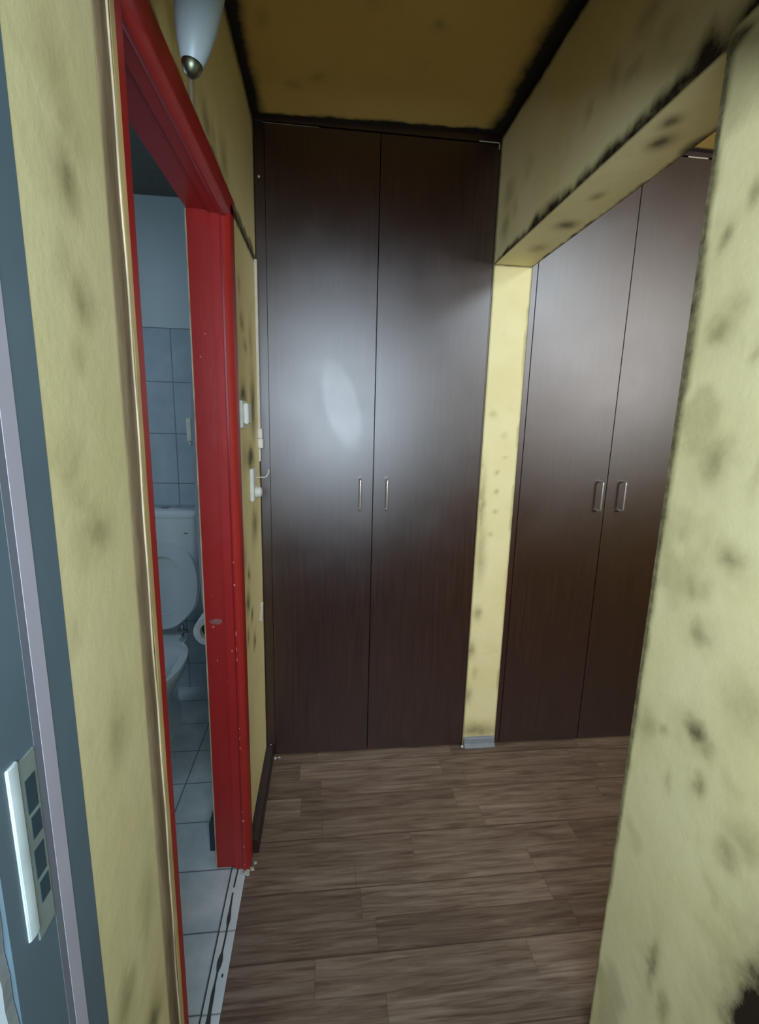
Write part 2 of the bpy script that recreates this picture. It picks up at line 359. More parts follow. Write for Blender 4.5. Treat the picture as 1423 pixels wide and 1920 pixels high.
S_UNDER = [(0.692, 1.014, 0.014, 0.016, 0.8), (0.721, 1.078, 0.018, 0.021, 0.8), (0.725, 1.331, 0.012, 0.017, 0.6), (0.738, 1.521, 0.023, 0.022, 0.8), (0.738, 1.721, 0.021, 0.025, 0.5)]
S_STRIP = [(0.677, 0.666, 0.02, 0.031, 0.6), (0.659, 0.491, 0.02, 0.037, 0.6), (0.664, 1.153, 0.014, 0.142, 0.6), (0.671, 0.939, 0.022, 0.122, 0.5), (0.754, 1.364, 0.011, 0.007, 0.4), (0.719, 1.298, 0.009, 0.009, 0.5), (0.725, 1.22, 0.009, 0.009, 0.55), (0.727, 1.132, 0.012, 0.009, 0.45), (0.71, 1.035, 0.01, 0.009, 0.4), (0.741, 1.459, 0.014, 0.013, 0.25), (0.685, 1.541, 0.018, 0.013, 0.35), (0.656, 0.261, 0.02, 0.039, 0.6), (0.684, 0.373, 0.013, 0.027, 0.3), (0.815, 0.815, 0.019, 0.152, 0.4), (0.819, 0.319, 0.015, 0.055, 0.4), (0.656, 1.335, 0.011, 0.022, 0.4), (0.715, 0.074, 0.105, 0.04, 0.7)]

mx = np.maximum
HD = 2.025            # clear height of the toilet door
CT = 2.075            # top of its casing
YJ0, YJ1 = .725, 1.375  # clear opening of the toilet door
def f_left_near(P):
    y, z = P[:, 1], P[:, 2]
    return mx(spots(y, z, [(a, b, c*1.3, d*1.3, e) for a, b, c, d, e in S_LEFT], 1.0), band(.655-y, .004, y, z, .6))
def f_left_top(P):
    y, z = P[:, 1], P[:, 2]; h = 2.541
    d = mx(spots(y, z, S_LEFTFAR), band(h-z, .05, y, z, .9, .5, 16, 3, .9))
    d = mx(d, band(YB-y, .012, y, z, .8, .5))
    return mx(d, band(np.abs(z-CT)-.0, .03, y, z, .75, .9, 14, 7))  # shadow of the wall step, painted in as a dark line
def f_left_far(P):
    y, z = P[:, 1], P[:, 2]
    d = mx(spots(y, z, S_LEFTFAR, 1.0, .02), band(YB-y, .02, y, z, .8, .8, 9, 4))
    d = mx(d, band(np.abs(z-2.066), .018, y, z, .9, .3, 30, 8))  # dark line painted in for the shadow of a step in the wall
    return d
WALLT = .10
pw = Painted()
pw.slab(XL-WALLT, XL, .475, .655, -.01, 2.56, {3: f_left_near})
pw.slab(XL-WALLT, XL, .655, 1.42, CT, 2.56, {3: f_left_top})
pw.slab(XL-WALLT, XL, 1.42, 1.93, CT, 2.56, {3: f_left_top})
pw.slab(XL-WALLT, XL, 1.42, 1.93, -.01, CT, {3: f_left_far})
tag(pw.build('wall_left', M['paint']), 'mottled yellow wall around the red toilet door frame', 'wall', kind='structure')

def f_right_near(P):
    y, z = P[:, 1], P[:, 2]
    d = mx(spots(y, z, S_RIGHT, 1.05), spots(y, z, [(a, b-.004, c*1.8, d*1.7, e) for a, b, c, d, e in S_RIGHT], .38, .03))
    d = mx(d, .5*np.clip((fbm(y, z, 7, 21)-.56)*4, 0, .6))
    edge = YO-y
    wz = np.interp(z, [0, .25, .6, 1.0, 1.5, 1.75, 2.1], [.000, .006, .014, .018, .026, .034, .022])
    wz = wz*(z < HB+.01)*(1+1.0*(fbm(y, z, 12, 2)-.5))
    d = mx(d, .8*np.clip((wz-edge)/(wz*.6+1e-5), 0, 1))
    d = mx(d, band(mx(edge, 0)*.5+np.abs(z-HB)*1.0, .03, y, z, .8, .4))
    return mx(d, f_beam(P)*(z > HB+.02))
def f_beam(P):
    y, z = P[:, 1], P[:, 2]
    d = spots(y, z, [(a, b, c*1.3, d*1.3, e) for a, b, c, d, e in S_BEAM], .8)
    wb = np.interp(y, [.8, .95, 1.15, 1.35, 1.55, 1.75, 1.9], [.075, .055, .036, .040, .042, .022, .006])
    rag = 1+1.5*(fbm(y, z*.35, 15, 12)-.5)
    d = mx(d, .95*np.clip((wb*rag-(z-HB))/(wb*.75), 0, 1)*(y < 1.93))
    d = mx(d, band(2.565-z, .038, y, z, 1.1, .4, 14, 6, .6))
    return mx(d, band(YB-y, .010, y, z, .8, .5))
def f_under(P):
    x, y = P[:, 0], P[:, 1]
    d = spots(x, y, [(a, b, c*1.25, d*1.4, e) for a, b, c, d, e in S_UNDER], 1.0, .006)
    d = mx(d, band(XR2-x, .010, x, y, .9, .8, 20, 6))
    d = mx(d, band(x-XR, .004, x, y, .8, .8, 20, 9))
    d = mx(d, band(y-YO, .02, x, y, .8))
    d = mx(d, .8*np.clip(((.07+.02*np.sin(y*30))*(y < 1.15)-(XR2-x)-np.clip((y-.9)*.3, 0, 1))/.02, 0, 1))
    return mx(d, band(YB-y, .008, x, y, .7))
pw = Painted()
pw.slab(XR, XR2, .41, YO, -.01, 2.60, {3: None, 5: f_right_near})
pw.slab(XR, XR2, YO, YB, HB, 2.60, {0: f_under, 5: f_beam})
tag(pw.build('wall_right', M['paint']), 'mottled yellow wall with a dark-edged lintel over the side opening', 'wall', kind='structure')

def f_strip(P):
    x, z = P[:, 0], P[:, 2]
    d = spots(x, z, S_STRIP, .9, .008)
    d = mx(d, band(x-XR, .006, x, z, .6, 1.2, 8, 3)); d = mx(d, band(XR2-x, .008, x, z, .6, 1.2, 8, 5))
    return mx(d, band(HB-z, .004, x, z, .8))
def f_above(P):
    x, z = P[:, 0], P[:, 2]; return spots(x, z, [(1.0, 2.3, .05, .04, .4)])
pw = Painted()
pw.slab(XR+.001, XR2-.001, YB, YB+.62, -.01, 2.60, {2: f_strip})
tag(pw.build('wall_back', M['paint']), 'narrow yellow pier between the two dark wardrobes', 'wall', kind='structure')

def f_ceil(P):
    x, y = P[:, 0], P[:, 1]
    d = spots(x, y, S_CEIL)
    d = mx(d, band(np.abs(x-XL), .06, x, y, 1.1, .35, 10, 3, .7))
    d = mx(d, band(np.abs(x-XR), .085, x, y, 1.1, .35, 10, 5, .7))
    return mx(d, band(YB-y, .032, x, y, 1.1, .6, 18, 7, .6))
pw = Painted()
def ceil_quad(x0, x1, y0, y1, fn):
    t = .06
    p = [(x0,y0,HC(x0)),(x1,y0,HC(x1)),(x1,y1,HC(x1)),(x0,y1,HC(x0)),(x0,y0,HC(x0)+t),(x1,y0,HC(x1)+t),(x1,y1,HC(x1)+t),(x0,y1,HC(x0)+t)]
    pw.hexa(p, fn={0: fn})
ceil_quad(-.37, XR2, .475, YB+.03, f_ceil)
ceil_quad(XR2, 3.0, -1.6, YB+.03, lambda P: mx(band(YB-P[:, 1], .03, P[:, 0], P[:, 1], 1.0), band(P[:, 0]-XR2, .03, P[:, 0], P[:, 1], 1.0)))
tag(pw.build('ceiling', M['ceil_paint']), 'yellow-brown ceiling with black-sprayed edges', 'ceiling', kind='structure')

# ------------------------------------------------------------------ floor
tag(rbox(-.2625, 3.0, .345, YB+.6, -.05, 0).build('floor', M['floor']), 'grey-brown laminate floor of the corridor', 'floor', kind='structure')
tag(rbox(-1.7, -.3105, .2, 2.51, -.05, 0).build('floor_toilet', M['floortile']), 'pale blue tiled floor of the toilet', 'floor', kind='structure')

# ------------------------------------------------------------------ entrance side (behind and beside the camera)
def plain(name, args, mat, label, cat='wall'):
    m = MB()
    for a in args: m.box(*a)
    return tag(m.build(name, mat), label, cat, kind='structure')
# ragged white plaster left of the entrance frame
m = MB(); zs = np.linspace(0, 2.3, 90); prof = [(-1.6, 0), ]
edge = [(XL+.0012-.0045*vnoise(np.array([z]), np.array([0.]), 22, 3)[0]-.002*vnoise(np.array([z]), np.array([0.]), 60, 4)[0], z) for z in zs]
m.loft([[(-1.6, .335, 0)]+[(x, .335, z) for x, z in edge]+[(-1.6, .335, 2.3)],
        [(-1.6, .345, 0)]+[(x, .345, z) for x, z in edge]+[(-1.6, .345, 2.3)]])
tag(m.build('wall_front', M['wallwhite']), 'rough white plaster edge left of the entrance door frame', 'wall', kind='structure')
plain('wall_landing', [(-1.7, -1.6, -2.9, .335, 0, 2.6), (-1.7, XR2, -3.0, -2.9, 0, 2.6), (XL-.2, XR2, .345, .475, 2.14, 2.6),
                       (XR2-.06, XR2, -2.9, -1.6, 0, 2.6), (XR2-.10, XR2-.02, -1.6, .335, 0, 2.6)], M['grey'], 'grey stair landing walls behind the camera')
plain('floor_landing', [(-1.7, XR2, -3.0, .344, -.05, -.001)], M['grey'], 'grey stair landing floor', 'floor')
plain('ceiling_landing', [(-1.7, XR2, -3.0, .345, 2.6, 2.66)], M['grey'], 'grey stair landing ceiling', 'ceiling')
plain('wall_side_room', [(2.9, 3.0, -1.6, YB, 0, 2.55), (XR2, 3.0, -1.7, -1.6, 0, 2.6), (XR2-.01, XR2+.0, -1.6, .475, 0, 2.6)], M['paint'], 'yellow walls of the room on the right')
plain('floor_side_room', [(XR2, 3.0, -1.6, .3449, -.05, 0)], M['floor'], 'laminate floor of the room on the right', 'floor')

# entrance door frame, blue-grey metal
door2 = thing('door_2', (XL, .41, 0), 'blue-grey metal entrance door frame at the left edge', 'door frame', kind='structure')
poly = [(XL-.05, .346), (XL-.002, .346), (XL-.001, .362), (XL, .366), (XL, .404), (XL+.001, .414), (XL+.003, .416), (XL+.003, .436), (XL+.0005, .439), (XL+.0005, .474), (XL-.05, .474)]
MB().prism_z([(XL-.05, .346), (XL-.001, .346), (XL+.0003, .347), (XL+.0003, .4748), (XL-.05, .4748)], 0, 2.14).build('frame_jamb', M['steelblue'], door2)
MB().prism_z([(XL-.001, .416), (XL+.0008, .4165), (XL+.0008, .436), (XL-.001, .4365)], 0, 2.14).build('seal_strip', M['seal'], door2)
MB().prism_z([(XL-.001, .4055), (XL+.0006, .406), (XL+.0006, .4155), (XL-.001, .4155)], 0, 2.14).build('rebate_strip', M['seal2'], door2)
MB().box(XR, XR2-.02, .346, .408, 0, 2.14).build('frame_jamb', M['steelblue'], door2)
MB().box(XL-.05, XR-.02, .346, .474, 1.94, 2.14).build('frame_head', M['steelblue'], door2)
sp = MB().box(XL-.001, XL+.0014, .380, .4045, 1.022, 1.206).build('strike_plate', M['plate'], door2, bevel=.0005); sp['label'] = 'pale metal strike plate with dark latch holes'
lp = MB().prism_z([(XL-.001, .3665), (XL+.002, .368), (XL+.0032, .374), (XL+.0024, .3805), (XL-.001, .3805)], 1.036, 1.21).build('lip', M['lip'], sp, smooth=True, bevel=.0006)
for z0, z1, y0, y1 in ((1.150, 1.184, .3865, .4005), (1.123, 1.145, .3885, .4015), (1.082, 1.112, .3865, .4005), (1.054, 1.076, .3885, .4015)):
    MB().box(XL+.0012, XL+.0019, y0, y1, z0, z1).build('latch_hole', M['hole'], sp)

# ------------------------------------------------------------------ toilet door frame (red)
door1 = thing('door_1', (-.31, (YJ0+YJ1)/2, 0), 'chipped glossy red wooden door frame of the toilet', 'door frame', kind='structure')
XC = -.2485                                                     # front of the casing
prof = [(-.3605, 1.376), (-.301, 1.375), (-.2995, 1.3655), (-.276, 1.3645), (-.2735, 1.3605), (-.268, 1.3560), (-.2620, 1.3555), (-.257, 1.3585), (-.2535, 1.364),
        (-.2500, 1.368), (XC, 1.374), (XC, 1.418), (-.2545, 1.423), (XL+.0005, 1.423), (XL+.0005, 1.419), (-.3605, 1.419)]
jamb = MB().prism_z(prof, .004, HD+.02).build('door_jamb', M['red'], door1, smooth=True, auto=28)
# head: same profile turned over the opening (inner face looks down)
hp = [(x, HD+(y-1.375)) for x, y in prof]
MB().prism_y(hp, .60, 1.4225).build('door_head', M['red'], door1, smooth=True, auto=28)
# near side: only its inner red corner shows
MB().box(-.3605, -.2555, .700, .7255, .0, HD+.02).build('door_jamb', M['red'], door1, bevel=.002)
nc = MB().prism_z([(XL-.02, .6525), (XL+.0005, .6525), (XL+.003, .656), (XL+.004, .672), (XL+.0045, .6895), (XL-.02, .6895)], 0, 2.45)
o = nc.build('casing_board', M['brown'], door1, smooth=True); o['label'] = 'brown-grey brushed casing strip'
ring = []
for i, z in enumerate(np.linspace(0, 2.3, 120)):
    wv = .0016*math.sin(z*9)+.0010*math.sin(z*31)
    ring.append((XL+.0052, .6830+wv, z))
o = MB().tube(ring, .0014, 8).build('casing_bead', M['bead'], door1, smooth=True); o['label'] = 'pale worn bead'
zs = np.linspace(0, 2.3, 100)
L = [(.6895+.002*math.sin(z*13)+.0012*math.sin(z*41)) for z in zs]; R = [.7085+.0015*math.sin(z*17+1)+.0012*math.sin(z*53) for z in zs]
m = MB(); m.loft([[(XL-.01, a, z), (XL+.0053, a, z), (XL+.0058, (a+b)/2, z), (XL+.005, b, z), (XL-.01, b, z)] for a, b, z in zip(L, R, zs)])
o = m.build('casing_edge', M['tan'], door1, smooth=True); o['label'] = 'tan yellow casing edge'
# bare pale edge and the thin grey keeper at the back of the far jamb
MB().box(-.3645, -.3605, 1.3765, 1.40, .004, HD).build('bare_edge', M['bead'], door1)
m = MB(); zs = np.linspace(.93, 1.64, 30)
m.loft([[(-.3645, 1.3775, z), (-.3645-.009*math.sin(math.pi*min(1, (z-.93)/.71+.001))**.5-.0005, 1.3775, z), (-.3645-.009*math.sin(math.pi*min(1, (z-.93)/.71+.001))**.5-.0005, 1.398, z), (-.3645, 1.398, z)] for z in zs])
m.build('keeper_strip', M['seal2'], door1)
# chips in the enamel
m = MB()
def chip(x, z, rx, rz, y=1.3552):
    n = 9; ring0 = [(x+rx*math.cos(2*math.pi*k/n)*random.uniform(.7, 1.15), y, z+rz*math.sin(2*math.pi*k/n)*random.uniform(.7, 1.15)) for k in range(n)]
    m.loft([ring0, [(a, y+.004, c) for a, _, c in ring0]])
for (x, z, a, b) in ((-.268, 1.085, .0022, .0022), (-.2675, 1.015, .003, .004), (-.268, .86, .0014, .010), (-.268, .81, .0012, .008), (-.2675, .775, .0012, .006),
                     (-.2675, .54, .0018, .003), (-.2675, .505, .0012, .006), (-.2675, .47, .0016, .004), (-.268, .235, .0014, .002), (-.2675, .20, .0014, .005), (-.2675, .10, .0022, .003), (-.2675, .03, .0016, .003)):
    chip(x, z, a, b)
for (x, z, a, b) in ((-.283, .800, .0026, .003), (-.330, .765, .0014, .004), (-.338, .875, .004, .003), (-.336, .975, .001, .002), (-.334, .19, .001, .002), (-.34, 1.66, .002, .003), (-.325, 1.72, .002, .002)):
    chip(x, z, a, b, 1.3745 if x < -.3 else 1.3637)
m.build('paint_chips', M['chip'], door1)
m = MB(); n = 14; r0 = [(-.330+.022*math.cos(2*math.pi*k/n)*random.uniform(.8, 1.1), 1.3747, .893+.009*math.sin(2*math.pi*k/n)*random.uniform(.7, 1.2)) for k in range(n)]
m.loft([r0, [(a, b+.003, c) for a, b, c in r0]]); m.build('scuff_mark', M['scuff'], door1)

# threshold: white tile strips with a ragged dark crack
tag(MB().box(-.3105, -.2630, .2, 1.374, -.05, .0012).build('trim_1', M['sill']), 'white tiled threshold strip with a dark crack in the toilet doorway', 'threshold', kind='structure')
thr = bpy.data.objects['trim_1']
m = MB(); ys = np.linspace(.35, 1.372, 120)
def cw(y): return .0026+.0050*max(0, vnoise(np.array([y]), np.array([0.]), 26, 8)[0]-.35)*2*(y < 1.30)
cl = [(-.2905+.002*math.sin(y*23)-cw(y), y) for y in ys]; cr = [(-.2905+.002*math.sin(y*23)+cw(y), y) for y in ys]
for a in range(len(ys)-1):
    if 1.285 < ys[a] < 1.295: continue
    m.add([(cl[a][0], cl[a][1], .0016), (cr[a][0], cr[a][1], .0016), (cr[a+1][0], cr[a+1][1], .0016), (cl[a+1][0], cl[a+1][1], .0016),
           (cl[a][0], cl[a][1], .0008), (cr[a][0], cr[a][1], .0008), (cr[a+1][0], cr[a+1][1], .0008), (cl[a+1][0], cl[a+1][1], .0008)], [(0,1,2,3),(4,7,6,5),(0,4,5,1),(1,5,6,2),(2,6,7,3),(3,7,4,0)])
m.box(-.3118, -.3092, .2, 1.373, .0008, .0018)
n = 10; m.loft([[(-.2765+.003*math.cos(2*math.pi*k/n), 1.054+.005*math.sin(2*math.pi*k/n), z) for k in range(n)] for z in (.0008, .0017)])
m.build('crack', M['crack'], thr)

# crumbs of plaster at the foot of the jamb and by the wardrobe
def crumb(x, y, r, label, group, i):
    bm = bmesh.new(); bmesh.ops.create_icosphere(bm, subdivisions=3, radius=r)
    for v in bm.verts: v.co *= 1+.9*mnoise.noise(v.co*(1.3/r)+Vector((i*3.1, 0, 0)))
    for v in bm.verts: v.co.z = max(v.co.z*.55+r*.45, 0)+.0002; v.co.x += x; v.co.y += y
    me = bpy.data.meshes.new('plaster_crumb'); bm.to_mesh(me); bm.free(); me.materials.append(M['debris'])
    o = bpy.data.objects.new('plaster_crumb', me); COL.objects.link(o)
    tag(o, label, 'debris', group)
G1, G2 = 'plaster crumbs at the jamb foot', 'plaster crumbs in the wardrobe corner'
crumb(-.257, 1.348, .0090, 'largest white plaster crumb at the foot of the red jamb', G1, 0)
crumb(-.243, 1.362, .0065, 'small white plaster crumb on the laminate right of the largest jamb crumb', G1, 1)
crumb(-.236, 1.385, .0050, 'tiny plaster crumb between the red jamb and the dark skirting end', G1, 2)
crumb(-.274, 1.352, .0050, 'tiny plaster crumb on the white threshold under the red jamb', G1, 3)
crumb(-.2225, 1.892, .0065, 'white plaster crumb on the floor in the corner where skirting meets wardrobe', G2, 4)
crumb(-.205, 1.896, .0045, 'tiny plaster crumb against the wardrobe foot, right of the corner one', G2, 5)

# skirtings
tag(MB().prism_y([(XL+.0005, .0), (-.229, .0), (-.229, .038), (-.233, .050), (-.247, .056), (XL+.0005, .058)], 1.424, 1.9125).build('baseboard_left', M['skirt']),
    'dark brown skirting at the foot of the left wall', 'skirting board', kind='structure')
tag(MB().prism_x([(YB-.0005, .0), (YB-.028, 0), (YB-.030, .006), (YB-.014, .016), (YB-.012, .040), (YB-.008, .044), (YB-.0005, .045)], XR+.004, XR2-.006).build('baseboard_back', M['greyskirt'], smooth=True),
    'short blue-grey skirting under the narrow yellow pier', 'skirting board', kind='structure')
bm = MB(); bm.lathe([(.0015, 0), (.0065, .002), (.0075, .007), (.004, .012), (.001, .014)], Matrix.Translation((.6425, YB-.016, 0)), 8)
tag(bm.build('filler_blob', M['debris'], smooth=True), 'white blob of filler on the floor beside the grey skirting', 'debris')

# ------------------------------------------------------------------ wardrobes
def handle(x, z0, z1, y, parent):
    m = MB(); r = .0046; off = .030; pts = [(x, y+.001, z0), (x, y-off+.008, z0)]
    for k in range(1, 7):
        a = k/6*math.pi/2; pts.append((x, y-off+.008-.008*math.sin(a), z0+.008-.008*math.cos(a)))
    for k in range(0, 7):
        a = k/6*math.pi/2; pts.append((x, y-off+.008*(1-math.cos(a)), z1-.008+.008*math.sin(a)))
    pts += [(x, y+.001, z1)]
    m.tube(pts, r, 12)
    return m.build('handle', M['steel'], parent, smooth=True)
def wardrobe(x0, x1, seams, hx, label, fill_l, fill_r, top, extra=None):
    w = thing('wardrobe', ((x0+x1)/2, YB+.3, 0), label, 'wardrobe', 'dark built-in wardrobes at the end')
    y = YB
    m = MB(); T = .018
    m.box(x0, x0+T, y+.02, y+.60, 0, top).box(x1-T, x1, y+.02, y+.60, 0, top).box(x0+T, x1-T, y+.02, y+.60, top-T, top).box(x0+T, x1-T, y+.02, y+.60, 0, T).box(x0+T, x1-T, y+.59, y+.60, T, top-T)
    m.build('carcass', M['lam_edge'], w)
    if fill_l: MB().box(x0, x0+fill_l, y+.003, y+.019, .002, top).build('filler_panel', M['lam'], w, bevel=.0008)
    if fill_r: MB().box(x1-fill_r, x1, y+.003, y+.019, .002, top).build('filler_panel', M['lam'], w, bevel=.0008)
    xs = [x0+fill_l]+seams+[x1-fill_r]
    for i in range(len(xs)-1):
        d = MB().box(xs[i]+.0016, xs[i+1]-.0016, y, y+.018, .006, top-.012).build('door', M['lam'], w, bevel=.0008)
        if hx[i] is not None: handle(hx[i], 1.140, 1.268, y, d)
    MB().prism_y([(x0, top-.006), (x1, top-.006), (x1, HC(x1)-.0006), (x0, HC(x0)-.0006)], y+.0002, y+.018).build('scribe_strip', M['lam'], w)
    return w
topL = 2.535
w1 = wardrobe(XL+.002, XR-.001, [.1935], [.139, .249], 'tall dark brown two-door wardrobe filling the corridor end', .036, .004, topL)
w2 = wardrobe(XR2+.001, 2.05, [1.2235, 1.640], [1.1875, 1.2925, None], 'tall dark brown wardrobe right of the yellow pier, seen through the side opening', .022, 0, 2.555)
# pale trim line along the wardrobe top and a screw cap
MB().box(-.225, -.03, YB+.001, YB+.003, 2.5235, 2.5246).build('top_trim', M['cream'], w1)
MB().box(.56, .640, YB-.001, YB+.001, 2.5275, 2.531).build('top_trim', M['cream'], w1)
MB().box(.6365, .640, YB-.001, YB+.001, 2.508, 2.531).build('top_trim', M['cream'], w1)
MB().lathe([(.0045, 0), (.004, .002), (.001, .003)], Matrix.Translation((-.2435, YB+.0035, 2.352)) @ Matrix.Rotation(math.pi/2, 4, 'X'), 14).build('screw_cap', M['white'], w1, smooth=True)
MB().lathe([(.003, 0), (.003, .0015), (.001, .002)], Matrix.Translation((-.243, YB+.0035, .055)) @ Matrix.Rotation(math.pi/2, 4, 'X'), 12).build('screw_cap', M['cream'], w1, smooth=True)
MB().box(1.40, 1.485, YB-.001, YB+.001, 2.543, 2.547).build('top_trim', M['cream'], w2)

# ------------------------------------------------------------------ wall lamp
lamp = thing('wall_lamp', (XL+.01, .90, 2.25), 'white opal glass wall lamp with a metal finial above the red door frame', 'lamp')
tip = Vector((-.200, .826, 1.992))
tilt = Matrix.Translation(tip) @ Matrix.Rotation(math.radians(8), 4, 'Y') @ Matrix.Rotation(math.radians(-3), 4, 'X')
outer = [(.0125, .012), (.0175, .022), (.0235, .040), (.0290, .065), (.0330, .095), (.0360, .130), (.0375, .170), (.037, .215), (.035, .25)]
prof_s = outer+[(r-.003, z) for r, z in reversed(outer)]
MB().lathe(prof_s, tilt, 48).build('lamp_shade', M['opal'], lamp, smooth=True, auto=60)
fin = MB().lathe([(.001, -.0015), (.005, -.001), (.009, .002), (.0128, .008), (.0148, .014), (.0148, .018), (.013, .023), (.009, .027), (.002, .031)], tilt, 36)
fin.build('finial', M['nickel'], lamp, smooth=True, auto=60)
MB().lathe([(.002, .031), (.006, .033), (.006, .235), (.002, .24)], tilt, 16).build('stem', M['nickel'], lamp, smooth=True)
MB().tube([(tip.x+.03, tip.y, 2.225), (tip.x-.01, tip.y+.01, 2.235), (XL+.004, .86, 2.24)], .006, 12).build('arm', M['nickel'], lamp, smooth=True)
MB().lathe([(.002, 0), (.040, 0), (.042, .006), (.034, .014), (.008, .018), (.002, .018)], Matrix.Translation((XL, .86, 2.24)) @ Matrix.Rotation(math.pi/2, 4, 'Y'), 32).build('wall_plate', M['nickel'], lamp, smooth=True)
tag(MB().prism_z([(XL+.0003, 1.058), (XL+.006, 1.060), (XL+.006, 1.082), (XL+.0003, 1.084)], CT+.002, 2.24).build('cable_duct', M['cream'], bevel=.001),
    'short cream cable duct on the wall below the lamp', 'cable duct')

# ------------------------------------------------------------------ fittings on the left wall by the wardrobe
tr = thing('cable_trunking', (XL, 1.872, 1.33), 'thin cream vertical cable trunking in the corner beside the wardrobe', 'cable trunking')
MB().box(XL+.0005, XL+.010, 1.864, 1.880, 1.462, 2.062).build('channel', M['cream'], tr, bevel=.001)
MB().box(XL+.0005, XL+.009, 1.866, 1.878, 1.336, 1.386).build('channel', M['cream'], tr, bevel=.001)
MB().box(XL+.0005, XL+.016, 1.858, 1.886, 1.425, 1.462).build('connector', M['white'], tr, bevel=.002)
MB().box(XL+.0005, XL+.018, 1.860, 1.890, 1.387, 1.424).build('connector', M['white'], tr, bevel=.002)
sw = thing('light_switch', (XL, 1.53, 1.5), 'white surface light switch just right of the red frame', 'switch')
MB().box(XL+.0005, XL+.010, 1.480, 1.565, 1.470, 1.552).build('back_plate', M['white'], sw, bevel=.002)
MB().box(XL+.010, XL+.024, 1.500, 1.560, 1.482, 1.545).build('rocker', M['white'], sw, bevel=.003)
so = thing('wall_socket', (XL, 1.68, 1.26), 'white wall socket with a plug, below the light switch', 'socket')
MB().box(XL+.0005, XL+.013, 1.640, 1.725, 1.215, 1.330).build('face_plate', M['white'], so, bevel=.003)
MB().lathe([(.002, 0), (.019, 0), (.020, .004), (.018, .018), (.010, .022), (.002, .022)], Matrix.Translation((XL+.013, 1.69, 1.242)) @ Matrix.Rotation(math.pi/2, 4, 'Y'), 24).build('plug', M['white'], so, smooth=True)
pts = []
for k in range(9):
    a = k/8; pts.append((XL+.013+.026*a, 1.71, 1.292+.001*math.sin(a*3)))
for k in range(1, 9):
    a = k/8*math.pi*.5; pts.append((XL+.039+.018*math.sin(a), 1.71, 1.292+.030*(1-math.cos(a))))
tag(MB().tube(pts, .0026, 10).build('wire_hook', M['cream'], smooth=True), 'curved cream wire end sticking out above the socket', 'wire')
MBs = MB(); MBs.tube([(XL+.002, 1.80, .70), (XL+.004, 1.82, .725), (XL+.003, 1.845, .765)], .006, 8)
tag(MBs.build('filler_smear', M['debris'], smooth=True), 'white smear of filler low on the wall beside the wardrobe', 'filler')

# ------------------------------------------------------------------ toilet room
YW = 2.51
tag(rbox(-1.8, -.261, YW, YW+.1, 0, 2.5).build('wall_toilet_back', M['walltile']), 'blue-grey tiled back wall of the toilet, painted above', 'wall', kind='structure')
m = MB().box(-.361, -.2625, 1.9305, YW, 0, 2.5)
tag(m.build('wall_toilet_right', M['walltile_side']), 'tiled right wall of the toilet', 'wall', kind='structure')
m = MB().box(-1.8, -1.7, .2, YW, 0, 2.5).box(-1.7, -.361, .36, .45, 0, 2.5)
tag(m.build('wall_toilet_left', M['walltile_side']), 'tiled left wall of the toilet', 'wall', kind='structure')
tag(rbox(-1.8, -.362, .36, YW+.1, 2.5, 2.54).build('ceiling_toilet', M['grey']), 'grey ceiling of the toilet', 'ceiling', kind='structure')
tag(MB().box(-.400, -.3615, 1.445, 2.2, .0005, .11).build('shade_block_toilet', M['darkblock']), 'dark block for the shadow behind the red jamb', 'skirting board', kind='structure')  # dark block added mostly to stand in for a door's shadow

TX = -.800
wc = thing('toilet', (TX, 2.2, 0), 'white ceramic toilet with cistern and raised lid in the tiled room', 'toilet')
def sring(cx, cy, a, bf, bb, z, n=40, p=2.3):
    out = []
    for k in range(n):
        t = 2*math.pi*k/n; c, s = math.cos(t), math.sin(t)
        b = bb if s > 0 else bf
        out.append((cx+a*math.copysign(abs(c)**(2/p), c), cy+b*math.copysign(abs(s)**(2/p), s), z))
    return out
CY = 2.02
rings = [sring(TX, CY+.10, .085, .17, .22, 0), sring(TX, CY+.10, .080, .16, .22, .02), sring(TX, CY+.10, .070, .135, .21, .10), sring(TX, CY+.09, .078, .15, .21, .18),
         sring(TX, CY+.05, .115, .20, .22, .27), sring(TX, CY+.01, .150, .235, .22, .34), sring(TX, CY, .168, .25, .235, .385), sring(TX, CY, .172, .255, .24, .405), sring(TX, CY, .170, .252, .24, .415),
         sring(TX, CY-.01, .135, .215, .15, .415), sring(TX, CY-.01, .128, .205, .145, .395), sring(TX, CY-.01, .118, .19, .14, .33), sring(TX, CY, .075, .12, .10, .25), sring(TX, CY+.02, .03, .05, .05, .22)]
MB().loft(rings).build('bowl', M['ceramic'], wc, smooth=True, auto=70)
def rrect(cx, cy, a, b, z, r=.03, n=6):
    out = []
    for (sx, sy, a0) in ((1, 1, 0), (-1, 1, 90), (-1, -1, 180), (1, -1, 270)):
        for k in range(n+1):
            t = math.radians(a0+90*k/n); out.append((cx+sx*(a-r)+r*math.cos(t), cy+sy*(b-r)+r*math.sin(t), z))
    return out
TY = YW-.096
tank = MB().loft([rrect(TX, TY, .145, .072, .705), rrect(TX, TY, .158, .082, .73), rrect(TX, TY, .170, .088, .85), rrect(TX, TY, .174, .090, 1.012)])
tank.build('cistern', M['ceramic'], wc, smooth=True, auto=50)
cl = MB().loft([rrect(TX, TY, .176, .0915, 1.0125), rrect(TX, TY, .178, .093, 1.020), rrect(TX, TY, .177, .092, 1.040), rrect(TX, TY, .170, .085, 1.048)]).build('cistern_lid', M['ceramic'], wc, smooth=True, auto=50)
MB().lathe([(.002, 0), (.02, 0), (.02, .006), (.002, .008)], Matrix.Translation((TX, TY, 1.048)), 20).build('flush_button', M['chrome'], cl, smooth=True)
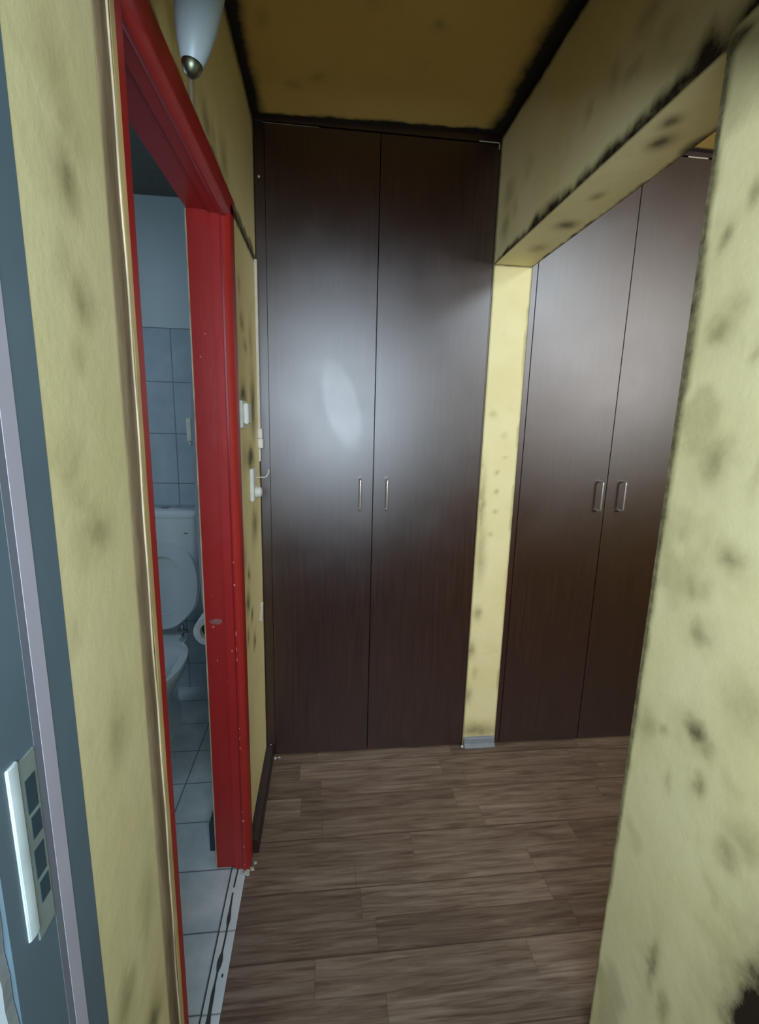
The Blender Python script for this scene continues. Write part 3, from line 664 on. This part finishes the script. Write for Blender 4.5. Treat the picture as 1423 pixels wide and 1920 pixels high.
em = MB().lathe([(.001, 0), (.012, 0), (.011, .0012), (.001, .0015)], Matrix.Translation((TX+.118, TY-.0895, .937)) @ Matrix.Rotation(math.pi/2, 4, 'X') @ Matrix.Diagonal((1, .32, 1, 1)), 20)
em.build('emblem', M['seal2'], wc, smooth=True)
MB().lathe([(.018, .42), (.018, .70)], Matrix.Translation((TX, TY+.02, 0)), 20).build('flush_pipe', M['ceramic'], wc, smooth=True)
MB().box(TX-.10, TX+.10, CY+.20, YW-.12, .30, .414).build('rear_block', M['ceramic'], wc, bevel=.02)
# raised lid (outer) and raised seat ring in front of it
def disc(cx, z0, a, h, n=48, p=2.25, flat=.1):
    pts = []
    for k in range(n):
        t = 2*math.pi*k/n; c, s = math.cos(t), math.sin(t)
        x = a*math.copysign(abs(c)**(2/p), c); z = h/2*math.copysign(abs(s)**(2/p), s)
        pts.append((cx+x*(1 if z > -h*.25 else max(.72, 1-.9*(-z-h*.25)/h)), z0+h/2+z))
    return pts
lidp = disc(TX, .452, .172, .455)
m = MB(); YL = 2.300
def lean(z): return (z-.45)*.10
m.loft([[(x, YL+lean(z), z) for x, z in lidp], [(x, YL+.018+lean(z), z) for x, z in lidp]])
m.build('lid', M['seat'], wc, smooth=True, bevel=.004, auto=50)
outp = disc(TX, .456, .168, .445); inp = disc(TX-.004, .535, .108, .285, p=2.1)
m = MB(); n = len(outp)
R = [[(x, YL-.004+lean(z), z) for x, z in outp], [(x, YL-.022+lean(z), z) for x, z in outp], [(x, YL-.022+lean(z), z) for x, z in inp], [(x, YL-.004+lean(z), z) for x, z in inp]]
vs_ = [p for r in R for p in r]; fs = [(i*n+j, i*n+(j+1) % n, ((i+1) % 4)*n+(j+1) % n, ((i+1) % 4)*n+j) for i in range(4) for j in range(n)]
m.add(vs_, fs); st = m.build('seat', M['seat'], wc, smooth=True, bevel=.003, auto=50)
for sx in (-1, 1):
    m = MB().tube([(TX+sx*.085-.022, YL-.004, .438), (TX+sx*.085+.022, YL-.004, .438)], .009, 14)
    m.tube([(TX+sx*.085, YL-.004, .41), (TX+sx*.085, YL-.004, .475)], .007, 12)
    m.build('hinge', M['chrome'], wc, smooth=True)
m = MB().tube([(TX+.165, YW-.11, .735), (TX+.195, YW-.11, .735)], .012, 14).tube([(TX+.195, YW-.11, .75), (TX+.195, YW-.11, .705), (TX+.195, YW-.03, .70)], .008, 12)
m.build('water_valve', M['nickel'], wc, smooth=True)

rl = thing('toilet_paper_roll', (-.487, 1.95, .58), 'white toilet paper roll half hidden behind the red jamb', 'toilet paper')
RM = Matrix.Translation((-.487, 2.00, .615)) @ Matrix.Rotation(math.pi/2, 4, 'X')
MB().lathe([(.036, 0), (.062, 0), (.063, .003), (.063, .097), (.062, .10), (.036, .10), (.036, 0)], RM, 40, False).build('paper', M['paper'], rl, smooth=True, auto=50)
MB().lathe([(.002, .030), (.0358, .030), (.0358, .070), (.002, .070)], RM, 30).build('core', M['core'], rl, smooth=True, auto=50)
ho = thing('paper_holder', (-.40, 1.95, .6), 'chrome paper holder arm on the toilet side wall', 'holder')
MB().tube([(-.487, 2.004, .615), (-.487, 2.02, .618), (-.44, 2.025, .66), (-.3625, 2.025, .66)], .004, 10).build('arm', M['chrome'], ho, smooth=True)

hk = thing('towel_hook', (-.70, YW, 1.4), 'small white plastic holder on the tiled wall above the cistern', 'hook')
MB().box(-.702, -.676, YW-.018, YW-.0005, 1.378, 1.492).build('body', M['white'], hk, bevel=.004)
MB().lathe([(.001, 0), (.007, .002), (.008, .008), (.004, .014), (.001, .015)], Matrix.Translation((-.687, YW-.010, 1.358)), 16).build('knob', M['white'], hk, smooth=True)
